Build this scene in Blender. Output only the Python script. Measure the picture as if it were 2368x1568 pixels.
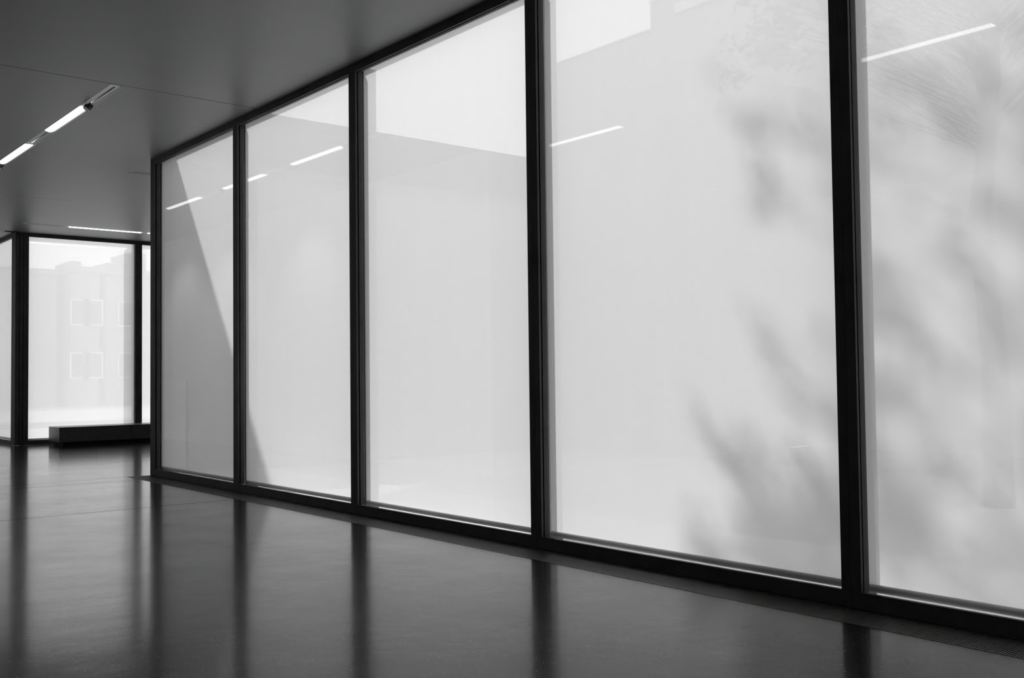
import bpy, bmesh, math, random
from mathutils import Vector, Matrix
random.seed(7)
for o in list(bpy.data.objects): bpy.data.objects.remove(o)
SC = bpy.context.scene
COL = SC.collection

# ------------------------------------------------------------------ camera
cam_d = bpy.data.cameras.new('camera'); cam = bpy.data.objects.new('camera', cam_d); COL.objects.link(cam)
F_PX, YAW, PITCH, ROLL = 2332.834, 0.6931936466, 0.0358551957, -0.0117639591
Fv = Vector((math.sin(YAW)*math.cos(PITCH), math.cos(YAW)*math.cos(PITCH), math.sin(PITCH)))
R0 = Vector((math.cos(YAW), -math.sin(YAW), 0)); U0 = R0.cross(Fv)
Rv = math.cos(ROLL)*R0 + math.sin(ROLL)*U0; Uv = -math.sin(ROLL)*R0 + math.cos(ROLL)*U0
m = Matrix.Identity(4)
for i in range(3):
    m[i][0], m[i][1], m[i][2] = Rv[i], Uv[i], -Fv[i]
m.translation = Vector((0, 0, 1.5)); cam.matrix_world = m
cam_d.sensor_width = 36; cam_d.lens = F_PX/2368*36; cam_d.clip_start = .05; cam_d.clip_end = 400
SC.camera = cam

# ------------------------------------------------------------------ light
SC.view_settings.view_transform = 'Standard'; SC.view_settings.look = 'None'
SC.view_settings.gamma = 1; SC.view_settings.use_curve_mapping = False
SC.view_settings.exposure = 0.36
SKY, SUN, LAMP, SPOT = 1.25, 2.3, 2.0, 75  # SPOT: power of the added beams that brighten the side wall
w = bpy.data.worlds.new('sky'); SC.world = w; w.use_nodes = True
nt = w.node_tree; nt.nodes.clear()
wo = nt.nodes.new('ShaderNodeOutputWorld'); bg = nt.nodes.new('ShaderNodeBackground')
tc = nt.nodes.new('ShaderNodeTexCoord'); nz = nt.nodes.new('ShaderNodeTexNoise'); rp = nt.nodes.new('ShaderNodeValToRGB')
nz.inputs['Scale'].default_value = 1.6; nz.inputs['Detail'].default_value = 3
rp.color_ramp.elements[0].position = .3; rp.color_ramp.elements[0].color = (.86, .86, .86, 1)
rp.color_ramp.elements[1].position = .7; rp.color_ramp.elements[1].color = (1, 1, 1, 1)
nt.links.new(tc.outputs['Generated'], nz.inputs['Vector']); nt.links.new(nz.outputs['Fac'], rp.inputs['Fac'])
nt.links.new(rp.outputs['Color'], bg.inputs['Color']); bg.inputs['Strength'].default_value = SKY
nt.links.new(bg.outputs['Background'], wo.inputs['Surface'])
SUNV = Vector((1, .71, 1.07)).normalized()
sd = bpy.data.lights.new('sun', 'SUN'); sd.energy = SUN; sd.angle = math.radians(1.3)
so = bpy.data.objects.new('sun', sd); COL.objects.link(so); so.rotation_euler = SUNV.to_track_quat('Z', 'Y').to_euler()
so.location = (30, 22, 40)

# ------------------------------------------------------------------ materials
def mat(name, col, rough=.5, noise=0, nscale=8, bump=0, bscale=60, spec=.5, coat=0, rvar=0):
    mt = bpy.data.materials.new(name); mt.use_nodes = True; n = mt.node_tree.nodes; L = mt.node_tree.links
    b = n['Principled BSDF']; b.inputs['Roughness'].default_value = rough
    b.inputs['Specular IOR Level'].default_value = spec; b.inputs['Coat Weight'].default_value = coat
    b.inputs['Base Color'].default_value = (col, col, col, 1)
    t = n.new('ShaderNodeTexCoord')
    if noise or rvar:
        z = n.new('ShaderNodeTexNoise'); z.inputs['Scale'].default_value = nscale; z.inputs['Detail'].default_value = 5
        L.new(t.outputs['Object'], z.inputs['Vector'])
        if noise:
            mr = n.new('ShaderNodeMapRange'); L.new(z.outputs['Fac'], mr.inputs['Value'])
            mr.inputs['From Min'].default_value = .3; mr.inputs['From Max'].default_value = .7
            mr.inputs['To Min'].default_value = col*(1-noise); mr.inputs['To Max'].default_value = col*(1+noise)
            L.new(mr.outputs['Result'], b.inputs['Base Color'])
        if rvar:
            mr = n.new('ShaderNodeMapRange'); L.new(z.outputs['Fac'], mr.inputs['Value'])
            mr.inputs['From Min'].default_value = .3; mr.inputs['From Max'].default_value = .7
            mr.inputs['To Min'].default_value = rough*(1-rvar); mr.inputs['To Max'].default_value = rough*(1+rvar)
            L.new(mr.outputs['Result'], b.inputs['Roughness'])
    if bump:
        z2 = n.new('ShaderNodeTexNoise'); z2.inputs['Scale'].default_value = bscale; z2.inputs['Detail'].default_value = 4
        L.new(t.outputs['Object'], z2.inputs['Vector'])
        bp = n.new('ShaderNodeBump'); bp.inputs['Strength'].default_value = bump; bp.inputs['Distance'].default_value = .01
        L.new(z2.outputs['Fac'], bp.inputs['Height']); L.new(bp.outputs['Normal'], b.inputs['Normal'])
    return mt

M_FRAME = mat('dark anodised metal', .085, .55, .15, 3, spec=.18)
M_GROOVE = mat('black gasket', .004, .8, .1, 5, spec=.2)  # shade of the frame groove put into the colour as black
M_CEIL = mat('grey ceiling board', .24, .42, .02, 2, .02, 200, spec=.5)
M_WHITE = mat('white painted wall', .8, .8, .03, 2, spec=.2)
M_LEATHER = mat('black leather', .12, .38, .15, 30, .15, 240, spec=.4)
M_LEATHER_T = mat('black leather top', .02, .32, .15, 30, .15, 240, spec=.5)
M_PLINTH = mat('black plinth', .006, .7, .1, 5)
M_GRILLE = mat('dark aluminium bars', .10, .4, .1, 20, spec=.5)
M_CHANNEL = mat('grille channel', .02, .6, .1, 5)
M_HOUSE = mat('light grey enamel', .8, .45, .03, 5)
M_DARK = mat('dark plastic', .03, .45, .1, 20)
M_HEM = mat('grey aluminium hem bar', .62, .42, .05, 6)
M_STEEL = mat('steel', .45, .3, .05, 30)
M_STUCCO = mat('pale render', .42, .85, .05, 1.2, .2, 80, spec=.2)
M_STUCCO2 = mat('light render', .46, .85, .05, 1.2, .2, 80, spec=.2)
M_CAB = mat('white lacquer', .93, .4, .02, 4)
M_BAND = mat('white metal band', .75, .5, .04, 4)
M_GROUND = mat('pale paving', .55, .9, .12, 3, .3, 40, spec=.2)
M_LEDGE = mat('rough white stone', .80, .9, .14, 38, .6, 60, spec=.2)
M_ROOF = mat('roof screed', .4, .9, .08, 2)
M_BARK = mat('bark', .12, .9, .3, 20, .5, 40)
M_LEAF = mat('leaf', .16, .5, .3, 10)
M_CITY = mat('hazy render', .3, .9, .06, .5)
M_PANE = mat('dark window', .12, .2, .1, 1)

def floor_mat():
    mt = bpy.data.materials.new('polished terrazzo'); mt.use_nodes = True; n = mt.node_tree.nodes; L = mt.node_tree.links
    b = n['Principled BSDF']; t = n.new('ShaderNodeTexCoord'); b.inputs['IOR'].default_value = 1.11; b.inputs['Coat Weight'].default_value = 1.0; b.inputs['Coat IOR'].default_value = 1.12; b.inputs['Coat Roughness'].default_value = .12
    def noise(s, d, r=.5):
        z = n.new('ShaderNodeTexNoise'); z.inputs['Scale'].default_value = s; z.inputs['Detail'].default_value = d
        z.inputs['Roughness'].default_value = r; L.new(t.outputs['Object'], z.inputs['Vector']); return z
    def mrange(src, a, b_, c, d):
        q = n.new('ShaderNodeMapRange'); L.new(src, q.inputs['Value']); q.clamp = True
        for k, v in zip(('From Min', 'From Max', 'To Min', 'To Max'), (a, b_, c, d)): q.inputs[k].default_value = v
        return q.outputs['Result']
    big = mrange(noise(.9, 5, .6).outputs['Fac'], .3, .7, .014, .028)
    v = n.new('ShaderNodeTexVoronoi'); v.inputs['Scale'].default_value = 55; v.inputs['Randomness'].default_value = 1
    L.new(t.outputs['Object'], v.inputs['Vector'])
    spk = mrange(v.outputs['Distance'], .12, .2, 1, 0)
    sel = n.new('ShaderNodeSeparateColor'); L.new(v.outputs['Color'], sel.inputs['Color'])
    pick = mrange(sel.outputs['Red'], .8, .95, 0, .30)
    mu = n.new('ShaderNodeMath'); mu.operation = 'MULTIPLY'; L.new(spk, mu.inputs[0]); L.new(pick, mu.inputs[1])
    fine = mrange(noise(170, 3).outputs['Fac'], .3, .7, -.012, .012)
    a1 = n.new('ShaderNodeMath'); L.new(big, a1.inputs[0]); L.new(mu.outputs[0], a1.inputs[1])
    a2 = n.new('ShaderNodeMath'); L.new(a1.outputs[0], a2.inputs[0]); L.new(fine, a2.inputs[1])
    L.new(a2.outputs[0], b.inputs['Base Color'])
    L.new(mrange(noise(1.4, 6, .65).outputs['Fac'], .3, .7, .17, .28), b.inputs['Roughness'])
    b1 = n.new('ShaderNodeBump'); b1.inputs['Strength'].default_value = .22; b1.inputs['Distance'].default_value = .02
    L.new(noise(3.2, 3, .5).outputs['Fac'], b1.inputs['Height'])
    b2 = n.new('ShaderNodeBump'); b2.inputs['Strength'].default_value = .05; b2.inputs['Distance'].default_value = .004
    L.new(noise(45, 3, .6).outputs['Fac'], b2.inputs['Height']); L.new(b1.outputs['Normal'], b2.inputs['Normal'])
    L.new(b2.outputs['Normal'], b.inputs['Normal'])
    return mt
M_FLOOR = floor_mat()

def glass_mat():
    mt = bpy.data.materials.new('window glass'); mt.use_nodes = True; n = mt.node_tree.nodes; L = mt.node_tree.links
    n.clear(); out = n.new('ShaderNodeOutputMaterial'); mix = n.new('ShaderNodeMixShader')
    tr = n.new('ShaderNodeBsdfTransparent'); gl = n.new('ShaderNodeBsdfGlossy'); gl.inputs['Roughness'].default_value = 0.0
    tr.inputs['Color'].default_value = (.975, .975, .975, 1)
    g = n.new('ShaderNodeNewGeometry'); d = n.new('ShaderNodeVectorMath'); d.operation = 'DOT_PRODUCT'
    L.new(g.outputs['Incoming'], d.inputs[0]); L.new(g.outputs['Normal'], d.inputs[1])
    def mth(op, a, b=None, c=None):
        q = n.new('ShaderNodeMath'); q.operation = op
        for k, x in enumerate((a, b, c)):
            if x is None: continue
            if isinstance(x, (int, float)): q.inputs[k].default_value = x
            else: L.new(x, q.inputs[k])
        return q.outputs[0]
    c = mth('ABSOLUTE', d.outputs['Value']); c = mth('SUBTRACT', 1.0, c); c = mth('POWER', c, 5.0)
    c = mth('MULTIPLY_ADD', c, .925, .075)
    L.new(c, mix.inputs['Fac']); L.new(tr.outputs[0], mix.inputs[1]); L.new(gl.outputs[0], mix.inputs[2])
    L.new(mix.outputs[0], out.inputs['Surface']); return mt
M_GLASS = glass_mat()

def fabric_mat(name='white screen fabric', share=.78):
    mt = bpy.data.materials.new(name); mt.use_nodes = True; n = mt.node_tree.nodes; L = mt.node_tree.links
    n.clear(); out = n.new('ShaderNodeOutputMaterial')
    tl = n.new('ShaderNodeBsdfTranslucent'); df = n.new('ShaderNodeBsdfDiffuse'); tp = n.new('ShaderNodeBsdfTransparent')
    t = n.new('ShaderNodeTexCoord'); mp = n.new('ShaderNodeMapping'); z = n.new('ShaderNodeTexNoise'); mr = n.new('ShaderNodeMapRange')
    mp.inputs['Scale'].default_value = (9, 9, .5); z.inputs['Scale'].default_value = 1.0; z.inputs['Detail'].default_value = 3
    L.new(t.outputs['Object'], mp.inputs['Vector']); L.new(mp.outputs['Vector'], z.inputs['Vector'])
    L.new(z.outputs['Fac'], mr.inputs['Value']); mr.inputs['To Min'].default_value = .96; mr.inputs['To Max'].default_value = 1.0
    L.new(mr.outputs['Result'], tl.inputs['Color'])
    df.inputs['Color'].default_value = (.8, .8, .8, 1)
    m1 = n.new('ShaderNodeMixShader'); m1.inputs['Fac'].default_value = share   # transmitted share
    L.new(df.outputs[0], m1.inputs[1]); L.new(tl.outputs[0], m1.inputs[2])
    m2 = n.new('ShaderNodeMixShader'); m2.inputs['Fac'].default_value = .16   # openness
    L.new(m1.outputs[0], m2.inputs[1]); L.new(tp.outputs[0], m2.inputs[2])
    L.new(m2.outputs[0], out.inputs['Surface']); return mt
M_FABRIC = fabric_mat(); M_FABRIC_BRIGHT = fabric_mat('brightened screen fabric', .80)  # far blinds: same cloth, transmission raised to brighten them

def emit_mat():
    mt = bpy.data.materials.new('lit opal diffuser'); mt.use_nodes = True; n = mt.node_tree.nodes
    b = n['Principled BSDF']; b.inputs['Base Color'].default_value = (.8, .8, .8, 1)
    b.inputs['Emission Color'].default_value = (1, 1, 1, 1); b.inputs['Emission Strength'].default_value = LAMP; return mt
M_LAMP = emit_mat()

# ------------------------------------------------------------------ helpers
def add_box(bm, a, b, bev=0, seg=2):
    x0, x1 = sorted((a[0], b[0])); y0, y1 = sorted((a[1], b[1])); z0, z1 = sorted((a[2], b[2]))
    vs = [bm.verts.new(p) for p in ((x0,y0,z0),(x1,y0,z0),(x1,y1,z0),(x0,y1,z0),(x0,y0,z1),(x1,y0,z1),(x1,y1,z1),(x0,y1,z1))]
    fs = [bm.faces.new([vs[i] for i in q]) for q in ((0,3,2,1),(4,5,6,7),(0,1,5,4),(1,2,6,5),(2,3,7,6),(3,0,4,7))]
    if bev:
        es = list({e for f in fs for e in f.edges})
        bmesh.ops.bevel(bm, geom=es, offset=bev, segments=seg, profile=.5, affect='EDGES')
def add_cyl(bm, p0, p1, r0, r1=None, n=12, cap=True):
    r1 = r0 if r1 is None else r1
    p0, p1 = Vector(p0), Vector(p1); ax = (p1-p0).normalized()
    up = Vector((0,0,1)) if abs(ax.z) < .9 else Vector((1,0,0)); a = ax.cross(up).normalized(); b = ax.cross(a)
    ring = lambda p, r: [bm.verts.new(p+(a*math.cos(2*math.pi*k/n)+b*math.sin(2*math.pi*k/n))*r) for k in range(n)]
    A, B = ring(p0, r0), ring(p1, r1)
    for k in range(n): f = bm.faces.new((A[k], A[(k+1)%n], B[(k+1)%n], B[k])); f.smooth = True
    if cap: bm.faces.new(A[::-1]); bm.faces.new(B)
def obj(name, bm, mt, parent=None, loc=None):
    me = bpy.data.meshes.new(name); bmesh.ops.recalc_face_normals(bm, faces=bm.faces); bm.to_mesh(me); bm.free()
    o = bpy.data.objects.new(name, me); COL.objects.link(o); me.materials.append(mt)
    if parent: o.parent = parent
    if loc: o.location = loc
    return o
def boxes(name, lst, mt, parent=None, bev=0, off=(0,0,0)):
    bm = bmesh.new()
    for a, b in lst: add_box(bm, tuple(a[k]-off[k] for k in range(3)), tuple(b[k]-off[k] for k in range(3)), bev)
    return obj(name, bm, mt, parent)
def empty(name, loc=(0,0,0), **kw):
    o = bpy.data.objects.new(name, None); COL.objects.link(o); o.location = loc; o.empty_display_size = .2
    for k, v in kw.items(): o[k] = v
    return o
def tag(o, label=None, cat=None, group=None, kind=None):
    for k, v in (('label', label), ('category', cat), ('group', group), ('kind', kind)):
        if v: o[k] = v
    return o
def rect_minus(x0, x1, y0, y1, holes):
    xs = sorted({x0, x1, *[v for h in holes for v in h[:2] if x0 < v < x1]}); ys = sorted({y0, y1, *[v for h in holes for v in h[2:] if y0 < v < y1]})
    out = []
    for i in range(len(xs)-1):
        run = None
        for j in range(len(ys)-1):
            cx, cy = (xs[i]+xs[i+1])/2, (ys[j]+ys[j+1])/2
            inside = any(h[0] < cx < h[1] and h[2] < cy < h[3] for h in holes)
            if inside:
                if run: out.append(run); run = None
            else: run = [xs[i], xs[i+1], run[2] if run else ys[j], ys[j+1]]
        if run: out.append(run)
    return out

# ------------------------------------------------------------------ dimensions
XW, H, Y0, W = 5.766, 4.977, 15.837, 3.0416
YF, XC, XL = 25.412, 6.36, 6.09
XWEST, XSIDE, YS, YN, XE = -6.0, 2.13, -5.6, 34.0, 18.0
GX = 5.40                                  # room edge of the floor grille
ROOFZ = 6.06
NWIN = 7
S1 = Y0 - .07 - W*NWIN                      # south end of the long glazing

# ------------------------------------------------------------------ floor
fl = tag(boxes('floor', [((XWEST,YS,-.14),(XL,YN,-.052)), ((XL,Y0,-.14),(XE,YF,-.052))], M_CHANNEL),
         'dark polished terrazzo floor mirroring the bright windows', None, None, 'structure')
J = .009
def slab(x0, x1, y0, y1):
    o = boxes('slab', [((x0+J,y0+J,-.05),(x1-J,y1-J,0))], M_FLOOR, fl, off=(0,0,0)); return o
for a, b in ((YS, 11.9), (11.9, 15.28), (15.28, 15.833)): slab(XWEST if b < 12 else XSIDE, GX, a, b)
slab(XSIDE, XL, YF, YN); slab(XSIDE, XE-0, Y0-.004, YF)

# floor grille: sections along the glazing
def grille(y0, y1, near, label):
    g = tag(empty('floor_grille', ((GX+XW)/2, (y0+y1)/2, -.03)), label, 'floor grille', 'floor grille sections along the long glazing')
    cx, cy, cz = g.location
    boxes('channel', [((GX,y0,-.05),(XW+.06,y1,-.045))], M_CHANNEL, g, off=(cx,cy,cz))
    for xa in (GX+.001, XW-.028):
        boxes('edge_rail', [((xa,y0+.002,-.044),(xa+.006,y1-.002,.0015))], M_GRILLE, g, off=(cx,cy,cz))
    n = int((y1-y0)/.017); bm = bmesh.new()
    add_box(bm, (GX+.009-cx, -.0027, -.012-cz), (XW-.03-cx, .0027, .0005-cz))
    proto = obj('bar', bm, M_GRILLE, g); proto.location = (0, y0+.0085-cy, 0)
    if near:
        for k in range(1, n):
            c = proto.copy(); COL.objects.link(c); c.parent = g; c.location = (0, y0+.0085+k*(y1-y0-.017)/(n-1)-cy, 0)
    else:
        bm = bmesh.new()
        for k in range(1, n):
            yy = y0+.0085+k*(y1-y0-.017)/(n-1)-cy
            add_box(bm, (GX+.009-cx, yy-.0027, -.012-cz), (XW-.03-cx, yy+.0027, .0005-cz))
        tag(obj('bars', bm, M_GRILLE, g), kind='stuff')
grille(11.4, Y0, False, 'far end of the dark floor grille running up to the corner post')
grille(6.63, 11.4, False, 'middle length of the floor grille, ending at the joint by the third post')
grille(2.1, 6.63, True, 'nearest length of dark slatted floor grille along the foot of the glazing')
grille(S1, 2.1, False, 'length of floor grille outside the right edge of the picture')

# ------------------------------------------------------------------ ceiling with light slots
SLOT_A = (3.905, 4.055, 12.03, 31.0)
SLOT_B1 = (1.43, 1.58, 4.60, 6.17)
SLOT_B2 = (1.43, 1.58, 9.81, 11.38)
SLOT_C = (5.80, 15.0, 16.88, 17.03)
SLOT_D = (5.86, 15.0, 23.80, 23.95)
ce = tag(boxes('ceiling', [((XWEST,YS,H+.14),(XW+.05,YN,H+.2)), ((XW+.05,Y0,H+.14),(XE,YF+.05,H+.2)), ((XW+.05,YF+.05,H+.14),(XL+.05,YN,H+.2))], M_GROOVE),
         'plain dark grey ceiling with a thin joint and linear light slots', None, None, 'structure')
def panel(x0, x1, y0, y1, holes):
    boxes('ceiling_panel', [((a,c,H),(b,d,H+.12)) for a,b,c,d in rect_minus(x0,x1,y0,y1,holes)], M_CEIL, ce)
panel(XWEST, XW+.09, YS, 11.995, [SLOT_B1, SLOT_B2])
panel(XSIDE-.2, XW+.09, 12.01, 20.4, [SLOT_A, SLOT_C])
panel(XSIDE-.2, XW+.09, 20.412, YF-.1, [SLOT_A])
panel(XSIDE-.2, XL+.05, YF-.088, YN, [SLOT_A])
panel(XW+.09, XE, Y0-.02, YF+.09, [SLOT_C, SLOT_D])

def light_line(axis, slot, lit, label, group):
    """linear fixture in a ceiling slot; axis 'y' or 'x'; lit = list of lit spans"""
    x0, x1, y0, y1 = slot
    def P(l, t, z):     # along, across, up
        return (x0+t, l, z) if axis == 'y' else (l, y0+t, z)
    L0, L1 = (y0, y1) if axis == 'y' else (x0, x1); wd = .15
    t = tag(empty('linear_ceiling_light', P((L0+L1)/2, wd/2, H+.1)), label, 'ceiling light', group)
    off = t.location
    hb = [(P(L0,0,H+.10),P(L1,wd,H+.104)), (P(L0,.0,H-.002),P(L1,.005,H+.10)), (P(L0,wd-.005,H-.002),P(L1,wd,H+.10)),
          (P(L0,.0,H-.002),P(L0+.004,wd,H+.10)), (P(L1-.004,.0,H-.002),P(L1,wd,H+.10))]
    boxes('housing', hb, M_HOUSE, t, off=off)
    boxes('trim_flange', [(P(L0,wd-.022,H-.001),P(L1,wd-.016,H+.03)), (P(L0,wd-.034,H+.004),P(L1,wd-.024,H+.03))], M_HOUSE, t, off=off)
    spans = sorted(lit); cur = L0; gaps = []
    for a, b in spans:
        if a-cur > .02: gaps.append((cur, a))
        cur = b
        bm = bmesh.new(); prof = []
        for k in range(9):
            an = math.pi*k/8; prof.append((wd/2-.006-math.cos(an)*.060, H+.012-math.sin(an)*.030))
        ra = [bm.verts.new(Vector(P(a+.006, p, z))-off) for p, z in prof]; rb = [bm.verts.new(Vector(P(b-.006, p, z))-off) for p, z in prof]
        ta = [bm.verts.new(Vector(P(a+.006, p, H+.03))-off) for p in (wd/2+.054, wd/2-.066)]; tb = [bm.verts.new(Vector(P(b-.006, p, H+.03))-off) for p in (wd/2+.054, wd/2-.066)]
        A, B = ra+ta, rb+tb
        for k in range(len(A)): bm.faces.new((A[k], A[(k+1)%len(A)], B[(k+1)%len(A)], B[k]))
        bm.faces.new(A[::-1]); bm.faces.new(B)
        obj('diffuser', bm, M_LAMP, t)
    if L1-cur > .02: gaps.append((cur, L1))
    for a, b in gaps:
        e = min(.09, (b-a)*.12)
        boxes('cover', [(P(a+.004,.007,H+.002),P(b-.004,.062,H+.012)), (P(a+.004,.090,H+.002),P(b-.004,.114,H+.012)),
                        (P(a+.004,.062,H+.002),P(a+e,.090,H+.012)), (P(b-e,.062,H+.002),P(b-.004,.090,H+.012))], M_HOUSE, t, off=off)
        boxes('track', [(P(a+e,.063,H+.022),P(b-e,.089,H+.03))], M_DARK, t, off=off)
    return t
LG = 'linear ceiling lights'
light_line('y', SLOT_A, [(13.24,14.82),(15.86,17.46),(18.60,20.20),(24.0,25.6),(27.0,28.6)],
           'long recessed ceiling light with bright tubes on the left, starting at the ceiling joint', LG)
light_line('y', SLOT_B1, [(4.61,6.16)], 'ceiling light tube mirrored at the top of the nearest pane', LG)
light_line('y', SLOT_B2, [(9.82,11.37)], 'ceiling light tube mirrored in the fourth pane, right beside its post', LG)
light_line('x', SLOT_C, [], 'short unlit end of a ceiling light beside the corner post, above the passage', LG)
light_line('x', SLOT_D, [(6.83,8.46),(8.62,8.66),(9.8,11.4)], 'thin bright ceiling light just in front of the far window', LG)

def spot(x, y, label, power=0):
    t = tag(empty('spotlight', (x, y, H+.02)), label, 'spotlight', 'small dark spotlights in the long light slot')
    bm = bmesh.new(); add_cyl(bm, (0,0,.03), (0,0,-.012), .016, n=12); obj('stem', bm, M_DARK, t)
    d = Vector((-.60, .0, -.80)).normalized(); c = Vector((0,0,-.04))
    bm = bmesh.new(); add_cyl(bm, c-d*.05, c-d*.03, .03, .046, 20); add_cyl(bm, c-d*.03, c+d*.045, .046, .046, 20)
    b = obj('body', bm, M_DARK, t)
    bm = bmesh.new(); add_cyl(bm, c+d*.0455, c+d*.052, .048, .045, 20); obj('ring', bm, M_HOUSE, b)
    if not power: return
    ld = bpy.data.lights.new('added_wall_wash', 'SPOT'); ld.energy = power; ld.spot_size = math.radians(84); ld.spot_blend = .8; ld.shadow_soft_size = .04  # added beam, brightens the side wall mirrored in the glass
    lo = bpy.data.objects.new('added_wall_wash', ld); COL.objects.link(lo); lo.parent = t; lo.location = c+d*.075
    lo.rotation_euler = (-d).to_track_quat('Z', 'Y').to_euler()
spot(3.985, 13.12, 'small dark round spotlight at the near end of the first bright tube')
spot(3.975, 17.56, 'small dark spotlight at the far end of the second bright tube, at the left edge', SPOT)
spot(3.975, 21.2, 'added unseen spotlight lighting the side wall, nearer one', SPOT)  # this fitting and the next are added, unseen, to light the side wall
spot(3.975, 23.8, 'added unseen spotlight lighting the side wall, farther one', SPOT)

# ------------------------------------------------------------------ glazing
def facade_tf(kind):
    if kind == 'long': return lambda u, v, z: (XW+v, Y0-.07-u, z)
    if kind == 'far': return lambda u, v, z: (XC+u, YF+v, z)
    return lambda u, v, z: (XL+v, YF+.28+u, z)
wn = [0]
GG = {'long': 'windows of the long glazing', 'far': 'windows of the far glazing', 'side': 'windows beyond the far corner post'}
def window(T, u0, u1, kind, s0=.07, s1=.07):
    wn[0] += 1
    r = empty('window_%d' % wn[0], T((u0+u1)/2, .04, 0)); r['kind'] = 'structure'
    off = r.location
    SH, HD = .105, .085
    def bb(name, lst, mt): return boxes(name, [(T(*a), T(*b)) for a, b in lst], mt, r, off=off)
    for a, b, sg in ((u0, u0+s0, 1), (u1, u1-s1, -1)):
        g = .001*sg
        bb('stile', [((a+g,0,SH),(b,.022,H)), ((a+g,.040,SH-.008),(b-.003*sg,.098,H))], M_FRAME)
        bb('shadow_gap', [((a+g,.022,SH),(b-.011*sg,.040,H))], M_GROOVE)  # narrow recess blackened to carry the shade of the gap
    bb('sill', [((u0+.001,0,.001),(u1-.001,.022,SH)), ((u0+.001,.022,.001),(u1-.001,.040,SH-.016)), ((u0+.001,.040,.001),(u1-.001,.064,SH-.008)), ((u0+.001,.064,.001),(u1-.001,.090,SH-.024))], M_FRAME)
    bb('head', [((u0+s0,0,H-HD),(u1-s1,.022,H)), ((u0+s0,.022,H-HD+.011),(u1-s1,.040,H)), ((u0+s0,.040,H-HD+.002),(u1-s1,.064,H)), ((u0+s0,.064,H-HD+.016),(u1-s1,.098,H))], M_FRAME)
    bb('glass_pane', [((u0+s0-.014,.072,SH-.03),(u1-s1+.014,.084,H-HD+.012))], M_GLASS)
    # outer fin covering the joint between two units
    bb('outer_fin', [((u0-.062,.160,-.02),(u0-.017,.327,H+.01))] if kind != 'far' else [((u1-.06,.156,-.02),(u1+.07,.320,H+.01))], M_FRAME)
    return r
def blind(T, u0, u1, label, group):
    t = empty('roller_blind', T((u0+u1)/2, .134, 0)); off = t.location
    tag(t, label, 'blind', group)
    bm = bmesh.new()
    a = [Vector(T(u, .134, z))-off for u, z in ((u0+.03,.12),(u1-.03,.12),(u1-.03,H+.03),(u0+.03,H+.03))]
    bm.faces.new([bm.verts.new(p) for p in a]); obj('fabric', bm, M_FABRIC_BRIGHT if T is TF else M_FABRIC, t)
    bm = bmesh.new(); n = 14; A = []; B = []
    for k in range(n):
        an = 2*math.pi*k/n; v, z = .134+.020*math.cos(an), .116+.026*math.sin(an)
        A.append(bm.verts.new(Vector(T(u0+.052, v, z))-off)); B.append(bm.verts.new(Vector(T(u1-.052, v, z))-off))
    for k in range(n): f = bm.faces.new((A[k],A[(k+1)%n],B[(k+1)%n],B[k])); f.smooth = True
    bm.faces.new(A); bm.faces.new(B); obj('hem_bar', bm, M_HEM, t)
    for u in (u0+.040, u1-.040):
        bm = bmesh.new(); add_cyl(bm, Vector(T(u,.134,.03))-off, Vector(T(u,.134,H))-off, .002, n=6)
        add_box(bm, tuple(Vector(T(u-.006,.124,.03))-off), tuple(Vector(T(u+.006,.144,.062))-off))
        obj('guide_cable', bm, M_STEEL, t)
    boxes('roller_box', [(T(u0+.01,.100,H+.03),T(u1-.01,.21,H+.14))], M_FRAME, t, off=off)
TL, TF, TS = facade_tf('long'), facade_tf('far'), facade_tf('side')
long_lab = ['white roller blind half in grey shadow behind the pane next to the corner post',
            'white roller blind behind the second pane, grey shadow wedge at its foot',
            'white roller blind with a bright sky band, in the third pane',
            'white roller blind in the widest pane, tree shadow low on its right',
            'white roller blind at the right edge, all over mottled by tree shadow',
            'roller blind just outside the right edge of the picture', 'roller blind at the near end of the glazing, out of the picture']
for i in range(NWIN):
    window(TL, i*W, (i+1)*W, 'long'); blind(TL, i*W, (i+1)*W, long_lab[i], 'white roller blinds outside the long glazing')
fu = [0, 2.585, 2.585+W, 2.585+2*W, 2.585+3*W]
far_lab = ['bright white roller blind behind the bench, showing faint rooftops', 'white roller blind strip between the far post and the corner post',
           'blind of the far glazing hidden behind the long glazing, nearer one', 'blind of the far glazing hidden behind the long glazing, last one']
for i in range(4):
    window(TF, fu[i], fu[i+1], 'far', s0=.02 if i == 0 else .085, s1=.085); blind(TF, fu[i], fu[i+1], far_lab[i], 'white roller blinds outside the far glazing')
su = [0, 2.7, 5.7, 8.3]
side_lab = ['white roller blind left of the far corner post, at the left edge', 'roller blind beyond the left edge, middle one', 'roller blind beyond the left edge, last one']
for i in range(3):
    window(TS, su[i], su[i+1], 'side'); blind(TS, su[i], su[i+1], side_lab[i], 'white roller blinds beyond the far corner post')
# corner post pieces
boxes('trim_1', [((XW,Y0-.069,.001),(XW+.022,Y0,H)), ((XW+.022,Y0-.069,.001),(XW+.04,Y0-.011,H)), ((XW+.04,Y0-.069,.001),(XW+.1,Y0,H)), ((XW,Y0+.0015,.001),(XW+.1,Y0+.022,H))], M_FRAME)['kind'] = 'structure'
boxes('trim_2', [((XL,YF,.001),(XL+.085,YF+.06,H)), ((XL+.085,YF+.02,.001),(XL+.10,YF+.06,H)), ((XL+.10,YF,.001),(XL+.165,YF+.06,H)), ((XL+.165,YF+.02,.001),(XL+.18,YF+.06,H)), ((XL+.18,YF,.001),(XC-.001,YF+.06,H)),
                 ((XL,YF+.06,.001),(XL+.1,YF+.279,H)), ((XL+.1,YF+.06,.001),(XC-.001,YF+.12,H))], M_FRAME)['kind'] = 'structure'

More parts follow.
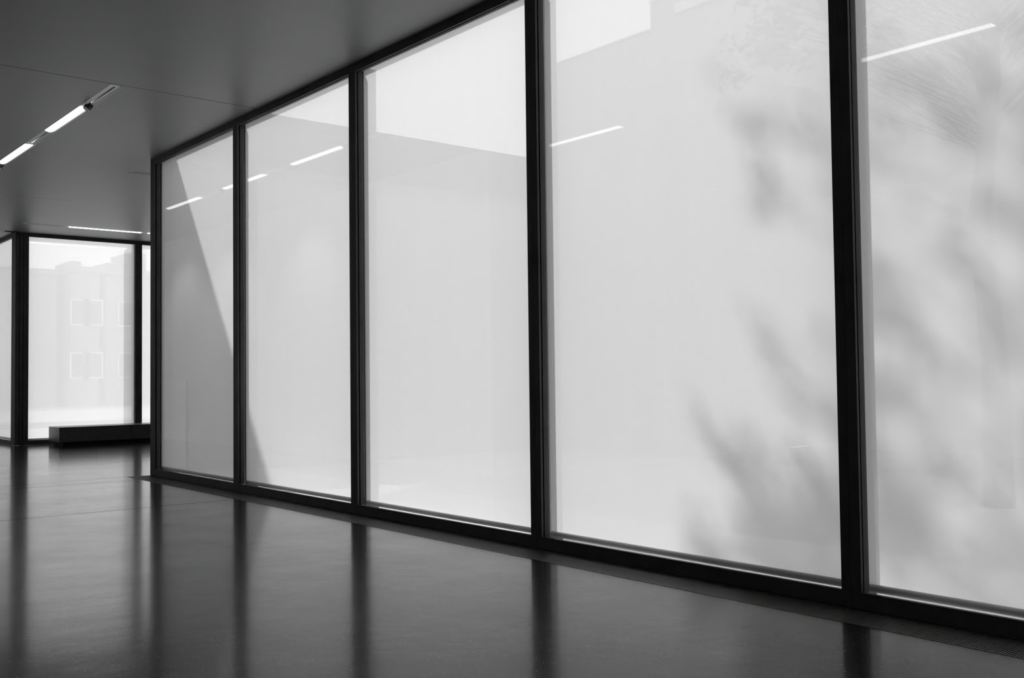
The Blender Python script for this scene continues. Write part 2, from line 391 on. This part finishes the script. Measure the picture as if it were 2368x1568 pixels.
# ------------------------------------------------------------------ walls and roof (rest of the shell)
def struct(name, lst, mt): o = boxes(name, lst, mt); o['kind'] = 'structure'; return o
struct('wall_side', [((XSIDE-.2,12.0,0),(XSIDE,YN,H))], M_WHITE)
struct('wall_west', [((XWEST-.2,YS,0),(XWEST,12.0,H))], M_WHITE)
struct('wall_back', [((XWEST,12.0,0),(XSIDE-.2,12.2,H))], M_WHITE)
struct('wall_south', [((XWEST,YS-.2,0),(XW+.1,YS,H)), ((XW,YS,0),(XW+.1,S1,H))], M_WHITE)
struct('wall_north', [((XSIDE,YN,0),(XL+.1,YN+.2,H))], M_WHITE)
struct('wall_east', [((XE,Y0,-.1),(XE+.2,YF+.1,ROOFZ))], M_WHITE)
wc = struct('wall_courtyard', [((XW+.12,Y0+.03,-.1),(XE,Y0+.23,H+.14))], M_STUCCO)
struct('trim_roof', [((XWEST-.3,YS-.3,H+.2),(XW+.07,YN+.2,ROOFZ)), ((XW+.07,Y0+.08,H+.2),(XE+.2,YF+.12,ROOFZ)), ((XW+.07,YF+.12,H+.2),(XL+.08,YN+.2,ROOFZ))], M_ROOF)
struct('trim_fascia', [((XW+.225,YS,H+.02),(XW+.26,Y0+.08,ROOFZ)), ((XW+.07,YS,ROOFZ-.04),(XW+.225,Y0+.08,ROOFZ)),
                       ((XW+.26,Y0+.08,H+.02),(13.94,Y0+.12,ROOFZ)), ((XC,YF+.225,H+.02),(XE,YF+.26,ROOFZ)), ((XC,YF+.12,ROOFZ-.04),(XE,YF+.225,ROOFZ))], M_STUCCO)

# ------------------------------------------------------------------ outdoors
gr = struct('floor_courtyard', [((XW+.1,-40,-.12),(60,Y0,-.02)), ((XL+.1,YF+.1,-.12),(140,160,-.02)), ((-60,YN+.3,-.12),(XL+.1,160,-.02)), ((XE+.2,Y0,-.12),(60,YF+.1,-.02))], M_GROUND)
struct('trim_ledge', [((XW+.095,S1,-.02),(7.6,Y0,.012))], M_LEDGE)
struct('trim_ledge_far', [((XC,YF+.095,-.02),(XE,YF+1.4,.012))], M_LEDGE)
# building across the courtyard
b = tag(empty('courtyard_building', (14,3,0)), 'blank building across the courtyard, stepped roofline seen through the third and fourth blinds', 'building')
boxes('low_block', [((14.0,12.68,-.02),(21,15.95,7.93))], M_STUCCO2, b, off=(14,3,0))
boxes('tall_block', [((14.0,-26,-.02),(24,12.68,8.44))], M_STUCCO2, b, off=(14,3,0))
boxes('parapet_cap', [((13.96,-26,8.44),(24,12.70,8.47)), ((13.96,12.70,7.93),(21,15.95,7.96))], M_BAND, b, off=(14,3,0))
boxes('light_band', [((13.95,-4,8.08-.02),(14.0,12.05,8.24))], M_BAND, b, off=(14,3,0))
# tree in the courtyard
def tree():
    base = Vector((11.3, 5.2, -.02)); t = tag(empty('tree', base), 'broad tree in the courtyard, known by its soft shadow on the right blinds', 'tree')
    bm = bmesh.new(); pts = [Vector((0,0,0)), Vector((.1,.05,1.5)), Vector((-.05,.1,3.2)), Vector((.1,0,4.8)), Vector((0,-.1,6.6)), Vector((.1,-.1,8.6))]
    rr = [.17,.14,.12,.10,.07,.03]
    for k in range(5): add_cyl(bm, pts[k], pts[k+1], rr[k], rr[k+1], 10)
    obj('trunk', bm, M_BARK, t)
    # clumps in world space: (X offset from blind, shadow y, shadow z, radius, leaves)
    T5 = 5.4; cl = []
    def C(y, z, r, n, dt=0): cl.append((Vector((5.9+T5+dt, y+.71*(T5+dt), z+1.07*(T5+dt))), r, n))
    def scatter(n, ya, yb, za, zb, ra, rb, cov, sp=.5):
        for k in range(n): C(random.uniform(ya, yb), random.uniform(za, zb), random.uniform(ra, rb), cov*random.uniform(.6, 1.4), random.uniform(-sp, sp))
    scatter(20, 3.7, 4.85, .0, .62, .13, .24, .55); scatter(9, 3.6, 4.55, .6, 1.15, .11, .2, .45)
    C(4.98,1.28,.07,.45); C(4.93,1.12,.10,.5); C(4.84,.98,.12,.5); C(4.72,.88,.13,.5); C(4.58,.80,.14,.45); C(5.0,.35,.10,.3); C(5.02,.15,.12,.3)
    C(4.38,1.82,.10,.4); C(4.28,1.68,.12,.45); C(4.16,1.5,.13,.45); C(4.02,1.36,.15,.4); C(3.84,1.3,.15,.35); C(3.8,1.75,.10,.2); C(4.45,1.9,.06,.3)
    scatter(9, 3.75, 4.45, 2.55, 3.25, .10, .17, .26); C(4.62,3.62,.10,.2); C(4.55,3.45,.12,.25); C(4.66,3.8,.08,.15); C(4.4,3.3,.14,.28)
    scatter(150, -2.2, 3.5, .0, 3.5, .09, .2, .42, .8); scatter(34, 2.2, 3.48, .1, 3.2, .09, .17, .42); scatter(12, 0, 3.4, 3.2, 4.0, .1, .2, .12)
    bb = bmesh.new()
    for c, r, n in cl:
        p = c-base; q = pts[2].lerp(pts[5], min(1, max(0, (p.z-4.6)/6))) ; mid = q.lerp(p, .55)+Vector((0,0,.15))
        add_cyl(bb, q, mid, .008, .005, 5); add_cyl(bb, mid, p, .005, .003, 5)
    tag(obj('branches', bb, M_BARK, t), kind='stuff')
    vs, fs = [], []
    for c, r, n in cl:
        for k in range(int(n*.8*3.14*r*r/.0023)):
            n_ = 0; d = Vector((random.gauss(0,1), random.gauss(0,1), random.gauss(0,1))).normalized()*r*random.random()**.45
            p = c-base+Vector((d.x*1.2, d.y*1.1, d.z)); a = Vector((random.gauss(0,1), random.gauss(0,1), random.gauss(0,.6))).normalized()
            b_ = a.cross(Vector((random.gauss(0,1), random.gauss(0,1), random.gauss(0,1)))).normalized(); L = random.uniform(.05,.085); wd = L*.5; nn = a.cross(b_)*.012
            i = len(vs); vs += [p-a*L, p-a*L*.2+b_*wd+nn, p+a*L, p-a*L*.2-b_*wd+nn, p]; fs += [(i,i+1,i+4),(i+1,i+2,i+4),(i+2,i+3,i+4),(i+3,i,i+4)]
    me = bpy.data.meshes.new('foliage'); me.from_pydata([tuple(v) for v in vs], [], fs); me.materials.append(M_LEAF)
    o = bpy.data.objects.new('foliage', me); COL.objects.link(o); o.parent = t; o['kind'] = 'stuff'
tree()
# far town behind the far glazing
def house(x0, x1, y, z, d, label, extra=()):
    t = tag(empty('town_building', ((x0+x1)/2, y, -.02)), label, 'building'); off = t.location
    boxes('wall', [((x0,y,-.02),(x1,y+d,z-.3))], M_CITY, t, off=off)
    boxes('roof', [((x0-.15,y-.15,z-.3),(x1+.15,y+d+.15,z))], M_CITY, t, off=off)
    nw = max(2, int((x1-x0)/4)); st = (x1-x0)/nw
    for k in range(nw):
        for lv in range(2):
            xx = x0+st*(k+.5); zz = 1.6+lv*3.0
            if zz+1.5 > z-.5: continue
            w_ = boxes('window', [((xx-.55,y-.06,zz),(xx+.55,y,zz+1.5))], M_BAND, t, off=off)
            p_ = boxes('pane', [((xx-.47,y-.065,zz+.08),(xx+.47,y-.03,zz+1.42))], M_PANE, w_, off=off)
    for e in extra: boxes('rooftop_box', [((e[0],y+1,z),(e[1],y+4,e[2]))], M_CITY, t, off=off)
house(8, 16.8, 61, 7.85, 10, 'flat low roofline faint behind the left half of the far blind')
house(17.3, 18.7, 59.5, 7.95, 9, 'slightly humped roof faint in the middle of the far blind', ((17.4,18.0,8.35),))
house(19.2, 24.2, 60, 7.95, 9, 'faint rooftop with two plant boxes in front of the far post', ((19.55,20.5,8.42),(20.8,21.9,9.1)))
house(24.9, 34, 62, 8.2, 9, 'faint roof seen between the far post and the corner post')
struct('trim_curb', [((4,33.4+1.2,-.02),(60,35.2,.16))], M_STUCCO)

# ------------------------------------------------------------------ furniture
def bench():
    X0, X1, Ya, Yb = 6.76, 10.88, 24.30, 25.14
    t = tag(empty('bench', ((X0+X1)/2, (Ya+Yb)/2, 0)), 'long low black leather bench in front of the far window', 'bench'); off = t.location
    boxes('plinth', [((X0+.10,Ya+.06,.001),(X1-.10,Yb-.06,.09))], M_PLINTH, t, off=off)
    n = 5; L = (X1-X0)/n
    for k in range(n):
        xa = X0+k*L
        bm = bmesh.new(); add_box(bm, (xa+.0015-off.x, Ya-off.y, .088), (xa+L-.0015-off.x, Yb-off.y, .412), .010, 2)
        s = obj('seat_block', bm, M_LEATHER, t)
        for i in range(2):
            for j in range(2):
                bm = bmesh.new(); add_box(bm, (xa+.002+i*L/2-off.x, Ya+.002+j*.42-off.y, .400), (xa-.002+(i+1)*L/2-off.x, Ya-.002+(j+1)*.42-off.y, .428), .008, 2)
                obj('seat_pad', bm, M_LEATHER_T, s)
bench()
def board():
    t = tag(empty('standin_board', (XSIDE+.04, 24.5, 0)), 'added low white board, stand-in for the pale rectangle mirrored in first pane', 'board'); off = t.location  # added board in place of an unknown pale shape mirrored in the glass
    boxes('face', [((XSIDE+.004,23.78,.03),(XSIDE+.055,25.22,1.44))], M_CAB, t, off=off)
    boxes('frame', [((XSIDE+.004,23.76,.001),(XSIDE+.062,25.24,.03)), ((XSIDE+.004,23.76,1.44),(XSIDE+.062,25.24,1.46)),
                    ((XSIDE+.004,23.76,.03),(XSIDE+.062,23.78,1.44)), ((XSIDE+.004,25.22,.03),(XSIDE+.062,25.24,1.44))], M_CAB, t, off=off)
board()
